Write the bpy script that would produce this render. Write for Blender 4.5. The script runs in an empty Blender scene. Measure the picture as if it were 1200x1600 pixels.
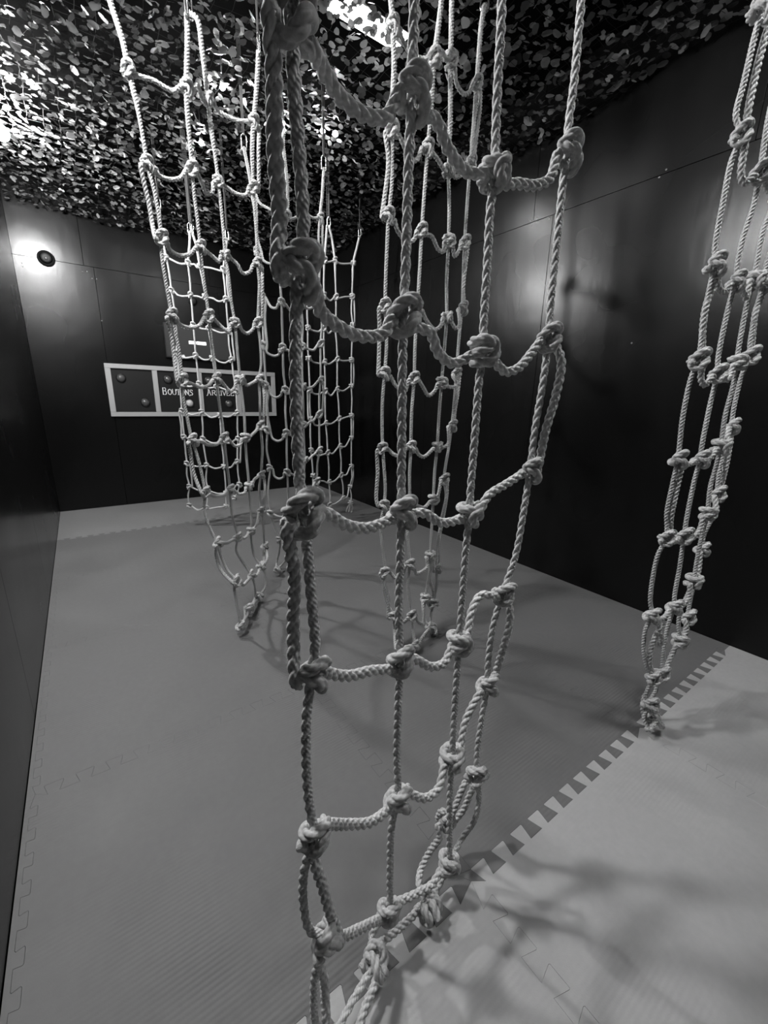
import bpy, bmesh, math, random
import numpy as np
from mathutils import Vector, Matrix
PI = math.pi
C = bpy.context.scene.collection
SC = bpy.context.scene

# ------------------------------------------------------------------ camera
CAM_H = 1.289
FPX = 651.38                                   # focal length in pixels of the 1200 x 1600 frame
YAW, PITCH, ROLL = math.radians(35.842), math.radians(15.268), math.radians(-1.425)
cy, sy, cp, sp = math.cos(YAW), math.sin(YAW), math.cos(PITCH), math.sin(PITCH)
fw = np.array([sy*cp, cy*cp, -sp]); rt = np.array([cy, -sy, 0.0]); dn = np.cross(fw, rt)
cr, sr = math.cos(ROLL), math.sin(ROLL)
RT = cr*rt + sr*dn; DN = -sr*rt + cr*dn; FW = fw
FH = np.array([sy, cy, 0.0])                   # forward direction on the ground
CAM = np.array([0, 0, CAM_H])
cd = bpy.data.cameras.new('camera'); cam = bpy.data.objects.new('camera', cd); C.objects.link(cam)
cd.sensor_fit = 'VERTICAL'; cd.sensor_height = 36; cd.lens = FPX*36/1600; cd.clip_start = 0.02
cam.matrix_world = Matrix(((RT[0], -DN[0], -FW[0], 0), (RT[1], -DN[1], -FW[1], 0), (RT[2], -DN[2], -FW[2], CAM_H), (0, 0, 0, 1)))
SC.camera = cam

# ------------------------------------------------------------------ world, exposure
w = bpy.data.worlds.new('world'); SC.world = w; w.use_nodes = True
w.node_tree.nodes['Background'].inputs[0].default_value = (.5, .5, .5, 1)
w.node_tree.nodes['Background'].inputs[1].default_value = 0.0
SC.view_settings.view_transform = 'Standard'; SC.view_settings.look = 'None'
SC.view_settings.gamma = 1; SC.view_settings.use_curve_mapping = False
SC.view_settings.exposure = 0.0
try:
    SC.cycles.max_bounces = 6; SC.cycles.diffuse_bounces = 4; SC.cycles.glossy_bounces = 3
except Exception: pass

# lamps of the room: (x, y, z, radius, strength)
LAMPS = [(-.165, 4.05, 2.865, .045, 2700), (-.19, 1.65, 2.93, .085, 560), (-.19, -.70, 2.93, .07, 25)]
PANELS = [(1.48, 2.28, 3.14, .44, .15, 26), (2.66, .78, 3.10, .14, .10, 60), (1.95, -.1, 3.2, .5, .3, 120)]
FILL_BULBS = [(1.60, 3.03, 3.02), (1.36, 3.14, 3.03), (.94, 3.02, 3.02), (.98, 3.72, 3.03)]  # bulbs added only to brighten the camouflage leaves around them

X0, X1, Y0, Y1, ZC, ZTOP = -.31, 2.797, -2.0, 5.65, 3.02, 3.32

# ------------------------------------------------------------------ helpers
def ray(u, v): return RT*((u-600)/FPX) + DN*((v-800)/FPX) + FW
def pt(u, v, rho):                              # a point rho metres ahead along the ground; never below the mats
    d = ray(u, v); p = CAM + d*(rho/(d@FH))
    if p[2] < .045: p = CAM + d*((.045-CAM_H)/d[2])
    return p
def on_x(u, v, x): d = ray(u, v); return CAM + d*(x/d[0])
def on_y(u, v, y): d = ray(u, v); return CAM + d*(y/d[1])

def link(name, me, mat=None, parent=None):
    o = bpy.data.objects.new(name, me); C.objects.link(o)
    if mat is not None and me is not None and not me.materials: me.materials.append(mat)
    if parent is not None: o.parent = parent; o.matrix_parent_inverse = parent.matrix_world.inverted()
    return o
def tag(o, label=None, cat=None, group=None, kind=None):
    for k, v in (('label', label), ('category', cat), ('group', group), ('kind', kind)):
        if v: o[k] = v
    return o
def empty(name, loc):
    o = bpy.data.objects.new(name, None); C.objects.link(o); o.location = loc
    o.matrix_world = Matrix.Translation(loc); o.empty_display_size = .05
    return o
def mesh_np(name, V, F, uv=None, smooth=True):  # F: list of int arrays (quads n x 4, tris n x 3)
    me = bpy.data.meshes.new(name)
    V = np.asarray(V, np.float32); me.vertices.add(len(V)); me.vertices.foreach_set('co', V.ravel())
    F = [np.asarray(f, np.int32) for f in F if len(f)]
    lv = np.concatenate([f.ravel() for f in F]); tot = np.concatenate([np.full(len(f), f.shape[1]) for f in F]).astype(np.int32)
    st = np.concatenate([[0], np.cumsum(tot)[:-1]]).astype(np.int32)
    me.loops.add(len(lv)); me.loops.foreach_set('vertex_index', lv)
    me.polygons.add(len(tot)); me.polygons.foreach_set('loop_start', st)
    me.polygons.foreach_set('use_smooth', np.full(len(tot), smooth))
    if uv is not None:
        l = me.uv_layers.new(name='rope'); l.data.foreach_set('uv', np.asarray(uv, np.float32)[lv].ravel())
    me.update(calc_edges=True); me.validate()
    return me
class MB:
    def __init__(s): s.bm = bmesh.new()
    def box(s, a, b, bev=0):
        g = bmesh.ops.create_cube(s.bm, size=1)['verts']
        for v in g:
            v.co = Vector([(a[i]+b[i])/2 + v.co[i]*(b[i]-a[i]) for i in range(3)])
        if bev:
            ed = list({e for v in g for e in v.link_edges})
            bmesh.ops.bevel(s.bm, geom=ed, offset=bev, segments=1, affect='EDGES')
        return s
    def cyl(s, p, q, r1, r2=None, n=20):
        p, q = Vector(p), Vector(q); d = q-p
        M = Matrix.Translation((p+q)/2) @ d.to_track_quat('Z', 'Y').to_matrix().to_4x4()
        bmesh.ops.create_cone(s.bm, cap_ends=True, segments=n, radius1=r1, radius2=r1 if r2 is None else r2, depth=d.length, matrix=M)
        return s
    def ball(s, p, r, sc=(1, 1, 1), n=20):
        M = Matrix.Translation(p) @ Matrix.Diagonal((r*sc[0], r*sc[1], r*sc[2], 1))
        bmesh.ops.create_uvsphere(s.bm, u_segments=n, v_segments=n//2, radius=1, matrix=M); return s
    def prism(s, pts, z0, z1):                  # outline in XY
        b = [s.bm.verts.new((x, y, z0)) for x, y in pts]; t = [s.bm.verts.new((x, y, z1)) for x, y in pts]
        s.bm.faces.new(t); s.bm.faces.new(list(reversed(b))); n = len(pts)
        for i in range(n): s.bm.faces.new((b[i], b[(i+1) % n], t[(i+1) % n], t[i]))
        return s
    def build(s, name, mat, parent=None, smooth=False):
        me = bpy.data.meshes.new(name)
        bmesh.ops.recalc_face_normals(s.bm, faces=s.bm.faces)
        s.bm.to_mesh(me); s.bm.free()
        if smooth:
            me.polygons.foreach_set('use_smooth', [True]*len(me.polygons))
        return link(name, me, mat, parent)

# ------------------------------------------------------------------ materials (the photograph is black and white)
def mat(name, col, rough=.7, spec=.5, metal=0, emit=None):
    m = bpy.data.materials.new(name); m.use_nodes = True; b = m.node_tree.nodes['Principled BSDF']
    b.inputs['Base Color'].default_value = (col, col, col, 1); b.inputs['Roughness'].default_value = rough
    b.inputs['Specular IOR Level'].default_value = spec; b.inputs['Metallic'].default_value = metal
    if emit: b.inputs['Emission Color'].default_value = (1, 1, 1, 1); b.inputs['Emission Strength'].default_value = emit
    return m
def nodes(m): return m.node_tree.nodes, m.node_tree.links, m.node_tree.nodes['Principled BSDF']
def noise(N, L, scale, detail=4, vec=None, rough=.55):
    n = N.new('ShaderNodeTexNoise'); n.inputs['Scale'].default_value = scale; n.inputs['Detail'].default_value = detail
    n.inputs['Roughness'].default_value = rough
    if vec: L.new(vec, n.inputs['Vector'])
    return n.outputs['Fac']
def ramp(N, L, src, a, b, p0=.3, p1=.7):
    r = N.new('ShaderNodeMapRange'); r.inputs['From Min'].default_value = p0; r.inputs['From Max'].default_value = p1
    r.inputs['To Min'].default_value = a; r.inputs['To Max'].default_value = b; L.new(src, r.inputs['Value']); return r.outputs[0]
def math_(N, L, op, a, b=None):
    n = N.new('ShaderNodeMath'); n.operation = op
    for i, x in enumerate((a, b)):
        if x is None: continue
        if isinstance(x, (int, float)): n.inputs[i].default_value = x
        else: L.new(x, n.inputs[i])
    return n.outputs[0]
def bump(N, L, B, h, strength, dist=.01, prev=None):
    n = N.new('ShaderNodeBump'); n.inputs['Strength'].default_value = strength; n.inputs['Distance'].default_value = dist
    L.new(h, n.inputs['Height'])
    if prev: L.new(prev, n.inputs['Normal'])
    L.new(n.outputs[0], B.inputs['Normal']); return n.outputs[0]
def objco(N): return N.new('ShaderNodeTexCoord').outputs['Object']

def rope_mat():
    m = mat('rope_fibre', .72, .7, .3); N, L, B = nodes(m)
    uv = N.new('ShaderNodeUVMap'); uv.uv_map = 'rope'; s = N.new('ShaderNodeSeparateXYZ'); L.new(uv.outputs[0], s.inputs[0])
    # yarns lie at a slant inside each strand: sin(2 pi (a*u + b*v))
    ph = math_(N, L, 'ADD', math_(N, L, 'MULTIPLY', s.outputs[0], 2*PI*3.2), math_(N, L, 'MULTIPLY', s.outputs[1], 2*PI*6))
    y = math_(N, L, 'SINE', ph)
    o = objco(N); n1 = noise(N, L, 260, 3, o); n2 = noise(N, L, 9, 3, o)
    h = math_(N, L, 'ADD', y, math_(N, L, 'MULTIPLY', n1, 1.6))
    bump(N, L, B, h, .55, .0011)
    c = math_(N, L, 'MULTIPLY', ramp(N, L, n2, .54, .68), ramp(N, L, y, .86, 1.0, -1, 1))
    cc = N.new('ShaderNodeCombineColor'); [L.new(c, cc.inputs[i]) for i in range(3)]; L.new(cc.outputs[0], B.inputs['Base Color'])
    B.inputs['Sheen Weight'].default_value = .15
    return m
def mat_mat(name, c0, c1, ridges):
    m = mat(name, c0, .62, .35); N, L, B = nodes(m); g = N.new('ShaderNodeNewGeometry').outputs['Position']
    n = noise(N, L, 2.3, 5, g); n2 = noise(N, L, 40, 2, g)
    c = math_(N, L, 'MULTIPLY', ramp(N, L, n, c0, c1), ramp(N, L, n2, .97, 1.03))
    cc = N.new('ShaderNodeCombineColor'); [L.new(c, cc.inputs[i]) for i in range(3)]; L.new(cc.outputs[0], B.inputs['Base Color'])
    s = N.new('ShaderNodeSeparateXYZ'); L.new(g, s.inputs[0])
    wv = math_(N, L, 'SINE', math_(N, L, 'MULTIPLY', s.outputs[1], 2*PI/.0125))
    wx = math_(N, L, 'SINE', math_(N, L, 'MULTIPLY', s.outputs[0], 2*PI/.05))
    h = math_(N, L, 'ADD', math_(N, L, 'MULTIPLY', wv, ramp(N, L, noise(N, L, 1.9, 2, g), .0, 1, .42, .62)), math_(N, L, 'MULTIPLY', wx, .12))
    b1 = bump(N, L, B, h, ridges, .0012)
    bump(N, L, B, noise(N, L, 300, 2, g), .15, .001, b1)
    L.new(ramp(N, L, n, .5, .68), B.inputs['Roughness'])
    return m
def wall_mat():
    m = mat('black_painted_plywood', .003, .3, .26); N, L, B = nodes(m); g = N.new('ShaderNodeNewGeometry').outputs['Position']
    n = noise(N, L, 1.3, 2, g, .5)
    mp = N.new('ShaderNodeMapping'); mp.inputs['Scale'].default_value = (5, 5, 1.0); L.new(g, mp.inputs[0])
    gr = noise(N, L, 3, 8, mp.outputs[0], .7)
    L.new(ramp(N, L, n, .22, .30, .2, .8), B.inputs['Roughness'])
    c = math_(N, L, 'MULTIPLY', ramp(N, L, n, .003, .005, .2, .8), ramp(N, L, gr, .8, 1.2))
    cc = N.new('ShaderNodeCombineColor'); [L.new(c, cc.inputs[i]) for i in range(3)]; L.new(cc.outputs[0], B.inputs['Base Color'])
    b1 = bump(N, L, B, gr, .25, .004); bump(N, L, B, noise(N, L, 2.2, 2, g), .35, .012, b1)
    return m
def camo_mat():
    m = mat('camouflage_scrim', .2, .42, .6); N, L, B = nodes(m)
    oi = N.new('ShaderNodeNewGeometry').outputs['Random Per Island']; g = N.new('ShaderNodeNewGeometry').outputs['Position']
    c = math_(N, L, 'MULTIPLY', ramp(N, L, math_(N, L, 'POWER', oi, 1.6), .02, .46, 0, 1), ramp(N, L, noise(N, L, 1.3, 2, g), .5, 1.1, .35, .6))
    cc = N.new('ShaderNodeCombineColor'); [L.new(c, cc.inputs[i]) for i in range(3)]; L.new(cc.outputs[0], B.inputs['Base Color'])
    tr = N.new('ShaderNodeBsdfTranslucent'); L.new(cc.outputs[0], tr.inputs[0])
    mx = N.new('ShaderNodeMixShader'); mx.inputs[0].default_value = .10
    L.new(B.outputs[0], mx.inputs[1]); L.new(tr.outputs[0], mx.inputs[2]); L.new(mx.outputs[0], N['Material Output'].inputs[0])
    return m
ROPE = rope_mat(); DARKMAT = mat_mat('dark_foam', .125, .145, .36); LIGHTMAT = mat_mat('pale_foam', .36, .41, .12)
FARMAT = mat_mat('grey_foam', .19, .22, .3)
WALL = wall_mat(); CAMO = camo_mat(); BLACK = mat('matt_black', .004, 1.0, .0); STEEL = mat('zinc_steel', .75, .25, .5, 1)
WEB = mat('black_webbing', .06, .8, .3); WOOD = mat('pale_painted_wood', .36, .5, .4); BOARD = mat('black_board', .008, .5, .3)
DOMEL = mat('lit_button_plastic', .5, .25, .6); DOMED = mat('grey_button_plastic', .07, .2, .7); SCREW = mat('screw_head', .35, .4, .5, 1)
GLOW = mat('white_print', .8, .5, .3, 0, 1.1); SCREEN = mat('grey_screen', .03, .35, .3, 0, .013); PRINT = mat('white_lettering', .85, .6, .3)
PLASTIC = mat('black_plastic', .012, .35, .5); CORD = mat('net_cord', .04, .8, .2)

# ------------------------------------------------------------------ structure: floor with interlocking mats
fl = MB().box((X0, Y0, -.06), (X1, Y1, -.022)).build('floor', BLACK); tag(fl, kind='structure')
TX = [-.285, .715, 1.715, 2.715]; TY = [-1.468+i for i in range(7)]          # seams; pale/dark seam at y = .532
NT = 11
def teeth(a, b, AMP=.023, square=False):
    n = max(int(round((b-a)*NT)), 1); L_ = (b-a)
    P = [(a, 0.0)]
    if L_ < .25: return [(a, 0.0), (b, 0.0)]
    p = L_/(n+.5)
    x = a + p*.25
    for i in range(n):                          # one tab up per pitch, wide at its tip
        x0 = x + i*p
        P += [(x0+.2*p, -AMP), (x0+.16*p, AMP*.8), (x0+.2*p, AMP), (x0+.62*p, AMP), (x0+.66*p, AMP*.8), (x0+.62*p, -AMP*.8), (x0+.66*p, -AMP)] if square else [(x0+.14*p, -AMP), (x0+.0*p, AMP*.85), (x0+.02*p, AMP), (x0+.60*p, AMP), (x0+.62*p, AMP*.85), (x0+.50*p, -AMP)]
    P.append((b, 0.0)); return P
GAP = .0001
def seam_h(y, a, b): return [(x, y+d) for x, d in teeth(a, b)]
def seam_v(x, a, b): return [(x+d, y) for y, d in (teeth(a, b, .010, True) if x < 0 else teeth(a, b))]
xs = [X0+.002] + TX + [X1-.002]; ys = [Y0] + TY + [Y1-.002]
ys = sorted(set([round(v, 4) for v in ys]))
def shrink(P, g):
    n = len(P); out = []
    for i in range(n):
        a, b, c = np.array(P[i-1]), np.array(P[i]), np.array(P[(i+1) % n])
        d1 = (b-a)/max(np.linalg.norm(b-a), 1e-9); d2 = (c-b)/max(np.linalg.norm(c-b), 1e-9)
        nn = np.array([-(d1+d2)[1], (d1+d2)[0]]); nn = nn/max(np.linalg.norm(nn), 1e-9)
        out.append(tuple(b+nn*g))
    return out
rnd = random.Random(4)
for j in range(len(ys)-1):
    for i in range(len(xs)-1):
        a, b, c, d = xs[i], xs[i+1], ys[j], ys[j+1]
        bot = seam_h(c, a, b) if j > 0 else [(a, c), (b, c)]
        top = seam_h(d, a, b) if j < len(ys)-2 else [(a, d), (b, d)]
        lef = seam_v(a, c, d) if i > 0 else [(a, c), (a, d)]
        rig = seam_v(b, c, d) if i < len(xs)-2 else [(b, c), (b, d)]
        P = bot[:-1] + rig[:-1] + top[::-1][:-1] + lef[::-1][:-1]
        P = shrink(P, GAP+.0001)
        m = LIGHTMAT if c < .5 else (FARMAT if c > 4.5 else DARKMAT)
        mb = MB().prism(P, -.02, 0.0)
        o = mb.build('floor_mat', m, fl)
        o.location.z = rnd.uniform(-.0003, .0)
        bv = o.modifiers.new('edge', 'BEVEL'); bv.width = .0005; bv.segments = 1; bv.limit_method = 'ANGLE'; bv.angle_limit = math.radians(60)

# walls: dark backing with plywood panels proud of it
def wall(name, a, b): return tag(MB().box(a, b).build(name, BLACK), kind='structure')
wl = wall('wall_left', (X0-.1, Y0, -.05), (X0-.012, Y1+.1, ZTOP)); wr = wall('wall_right', (X1+.012, Y0, -.05), (X1+.1, Y1+.1, ZTOP))
wb = wall('wall_back', (X0-.1, Y1+.012, -.05), (X1+.1, Y1+.1, ZTOP)); wf = wall('wall_front', (X0-.1, Y0-.1, -.05), (X1+.1, Y0-.012, ZTOP))
ce = tag(MB().box((X0-.1, Y0-.1, ZTOP), (X1+.1, Y1+.1, ZTOP+.08)).build('ceiling', BLACK), kind='structure')
G = .0013; ZS = 2.515
def panels_y(wallobj, x0, x1, seams, z0, z1):
    s = [Y0] + seams + [Y1]
    for a, b in zip(s[:-1], s[1:]): MB().box((x0, a+G, z0+G), (x1, b-G, z1-G), .0008).build('wall_panel', WALL, wallobj)
ysm = on_x(855, 420, X1)[1]
panels_y(wr, X1, X1+.012, [ysm-2.46, ysm-1.23, ysm, ysm+1.23, ysm+2.46], 0, ZS)
panels_y(wr, X1, X1+.012, [.93, 2.16, 3.39, 4.62], ZS, ZTOP)
panels_y(wl, X0-.012, X0, [-.5, .73, 1.96, 3.19, 4.42], 0, ZS)
panels_y(wl, X0-.012, X0, [.6, 1.83, 3.1, 4.3], ZS, ZTOP)
xb = on_y(150, 445, Y1)[0]; xt = on_y(131, 415, Y1)[0]
def panels_x(wallobj, y0, y1, seams, z0, z1):
    s = [X0] + seams + [X1]
    for a, b in zip(s[:-1], s[1:]): MB().box((a+G, y0, z0+G), (b-G, y1, z1-G), .0008).build('wall_panel', WALL, wallobj)
panels_x(wb, Y1, Y1+.012, [xb, xb+1.22], 0, ZS); panels_x(wb, Y1, Y1+.012, [xt, xt+1.22, xt+2.44], ZS, ZTOP)
panels_x(wf, Y0-.012, Y0, [.9, 2.1], 0, ZS); panels_x(wf, Y0-.012, Y0, [.9, 2.1], ZS, ZTOP)
def screws(wallobj, pts, axis):
    for u, v in pts:
        p = on_x(u, v, X1) if axis == 'x' else on_y(u, v, Y1)
        q = p - (np.array([.0018, 0, 0]) if axis == 'x' else np.array([0, .0018, 0]))
        MB().cyl(p+(p-q)*.5, q, .006, .0045, 10).build('screw', SCREW, wallobj, True)
screws(wr, [(829, 345), (839, 341), (831, 353), (840, 346), (858, 342), (1041, 265), (1030, 277), (987, 536)], 'x')
screws(wb, [(34, 411), (36, 417), (129, 424), (136, 424), (144, 435), (151, 436), (159, 501)], 'y')

# ------------------------------------------------------------------ rope geometry
def smooth_path(P, step):
    P = np.asarray(P, float)
    keep = [0]
    for i in range(1, len(P)):
        if np.linalg.norm(P[i]-P[keep[-1]]) > 1e-4: keep.append(i)
    P = P[keep]
    if len(P) < 2: return None
    E = np.vstack([2*P[0]-P[1], P, 2*P[-1]-P[-2]]); out = []
    for i in range(1, len(E)-2):
        p0, p1, p2, p3 = E[i-1:i+3]
        t1 = np.linalg.norm(p1-p0)**.5; t2 = np.linalg.norm(p2-p1)**.5; t3 = np.linalg.norm(p3-p2)**.5   # centripetal
        n = max(4, int(np.linalg.norm(p2-p1)/step)*2); t = np.linspace(0, t2, n, endpoint=False)[:, None]
        A1 = p0+(p1-p0)*((t+t1)/t1); A2 = p1+(p2-p1)*(t/t2); A3 = p2+(p3-p2)*((t-t2)/t3)
        B1 = A1+(A2-A1)*((t+t1)/(t1+t2)); B2 = A2+(A3-A2)*(t/(t2+t3)); out.append(B1+(B2-B1)*(t/t2))
    out.append(P[-1:]); Q = np.vstack(out)
    s = np.concatenate([[0], np.cumsum(np.linalg.norm(np.diff(Q, axis=0), axis=1))])
    n = max(3, int(s[-1]/step)+1); t = np.linspace(0, s[-1], n)
    return np.stack([np.interp(t, s, Q[:, k]) for k in range(3)], 1)
def sweep(paths, D, nseg, step, lay=4.0, thick=None, seed=0):
    """laid three-strand rope along each path; right-hand lay.  -> mesh data"""
    VV, FF, TT, UU, off = [], [], [], [], 0
    for P in paths:
        Q = smooth_path(P, step)
        if Q is None: continue
        n = len(Q); T = np.gradient(Q, axis=0); T /= np.linalg.norm(T, axis=1)[:, None]+1e-12
        a = np.array([1.0, .3, .1]); a -= T[0]*(a@T[0])
        if np.linalg.norm(a) < .1: a = np.array([0, 1.0, 0]); a -= T[0]*(a@T[0])
        Nn = np.zeros((n, 3)); Nn[0] = a/np.linalg.norm(a)
        for i in range(1, n):
            v = Nn[i-1]-T[i]*(Nn[i-1]@T[i]); Nn[i] = v/math.sqrt(v@v)
        B = np.cross(T, Nn)
        s = np.concatenate([[0], np.cumsum(np.linalg.norm(np.diff(Q, axis=0), axis=1))])
        th = np.arange(nseg)/nseg*2*PI; tw = s/(lay*D)*2*PI + seed
        ang = th[None, :]+tw[:, None]
        ph = (th % (2*PI/3))-PI/3
        r = .44*np.cos(ph)+np.sqrt(np.maximum(.56**2-(.44*np.sin(ph))**2, 0))
        rr = np.tile(r[None, :]*D/2, (n, 1))
        if thick is not None: rr = rr*np.array([thick(q) for q in Q])[:, None]
        V = Q[:, None, :]+rr[..., None]*(np.cos(ang)[..., None]*Nn[:, None, :]+np.sin(ang)[..., None]*B[:, None, :])
        uv = np.zeros((n, nseg, 2)); uv[..., 0] = s[:, None]/D; uv[..., 1] = (th/(2*PI))[None, :]
        idx = np.arange(n*nseg).reshape(n, nseg)+off; nx = np.roll(idx, -1, 1)
        FF.append(np.stack([idx[:-1], nx[:-1], nx[1:], idx[1:]], -1).reshape(-1, 4))
        V = V.reshape(-1, 3); c0, c1 = off+n*nseg, off+n*nseg+1
        e0 = np.stack([np.full(nseg, c0), nx[0], idx[0]], -1); e1 = np.stack([np.full(nseg, c1), idx[-1], nx[-1]], -1)
        TT += [e0, e1]; VV += [V, Q[:1]-T[:1]*D*.15, Q[-1:]+T[-1:]*D*.15]
        UU += [uv.reshape(-1, 2), np.zeros((2, 2))]; off += n*nseg+2
    if not VV: return None
    return mesh_np('rope', np.vstack(VV), [np.vstack(FF), np.vstack(TT)], np.vstack(UU))

KP = [(-1.55, -.50, .15), (-.85, -.52, -.55), (0, -.40, -1.0), (.80, .0, -.60), (1.02, .60, .15), (.62, 1.22, .82), (-.08, 1.40, 1.02), (-.74, 1.10, .78),
      (-1.02, .50, .10), (-.80, .05, .70), (-.30, -.10, 1.10), (.12, -.62, 1.18), (.42, -1.25, .90), (.80, -1.38, .20), (1.05, -1.0, -.30), (1.25, -.62, -.1), (1.55, -.50, .15)]
KP2 = [(-1.55, -.50, .15), (-.95, -.15, .70), (-.25, .35, 1.05), (.55, .70, .80), (1.0, .75, .05), (.55, .70, -.85), (-.35, .80, -1.0), (-1.0, .95, -.2), (-.75, 1.1, .75),
       (0, .85, 1.25), (.55, .1, 1.15), (.50, -.55, 1.10), (.10, -1.05, .95), (-.5, -1.1, .2), (-.3, -.95, -.9), (.55, -.7, -.95), (1.1, -.5, -.3), (1.55, -.50, .15)]
def kpath(K, mx=1): return [np.array((mx*x, y, z))*(1, 1, 1) for x, z, y in [(a, b, c) for a, b, c in K]]
def knot_mesh(K, mx, nseg, step):
    P = [(mx*x, -out, z) for x, z, out in K]    # local: x along the cross rope, z up the strand, -y towards the room
    if mx < 0: P = P[::-1]
    return sweep([P], 1.13, nseg, step, 2.9)
KM = {}
for lod, (ns, st) in {'near': (24, .09), 'mid': (15, .15), 'far': (9, .22)}.items():
    KM[lod] = [knot_mesh(K, mx, ns, st) for K in (KP, KP2) for mx in (1, -1)]
    for m in KM[lod]: m.materials.append(ROPE)

def clip_and_strap(net, p):
    """snap hook through the rope eye, webbing strap up to the camouflage"""
    x, y, z = p; a = rnd.uniform(0, PI); c, s = math.cos(a), math.sin(a)
    R_, H_ = .016, .055
    loop = []
    for k in range(25):
        t = k/24*2*PI; lx = R_*math.cos(t); lz = R_*math.sin(t)+(H_ if math.sin(t) > 0 else 0)
        loop.append((x+lx*c, y+lx*s, z-.006+lz))
    bm = bmesh.new(); prev = None; rings = []
    P = smooth_path(loop, .004); n = len(P)
    T = np.gradient(P, axis=0); T /= np.linalg.norm(T, axis=1)[:, None]+1e-12; nn = np.array([-s, c, 0])
    V = []; m_ = 8
    for i in range(n):
        b = np.cross(T[i], nn)
        for k in range(m_):
            t = k/m_*2*PI; V.append(P[i]+.0038*(math.cos(t)*nn+math.sin(t)*b))
    idx = np.arange(n*m_).reshape(n, m_); nx = np.roll(idx, -1, 1)
    bm.free()
    link('carabiner', mesh_np('carabiner', V, [np.stack([idx[:-1], nx[:-1], nx[1:], idx[1:]], -1).reshape(-1, 4)]), STEEL, net)
    z1 = z+H_+R_*.2
    mb = MB(); g = bmesh.ops.create_cube(mb.bm, size=1)['verts']
    for v in g:
        lx, ly, lz = v.co.x*.024, v.co.y*.006, (v.co.z+.5)
        v.co = Vector((x+(lx if lz > .5 else lx*.5)*c-ly*s, y+(lx if lz > .5 else lx*.5)*s+ly*c, z1+lz*(ZTOP-.002-z1)))
    mb.build('hanging_strap', WEB, net)

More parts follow.
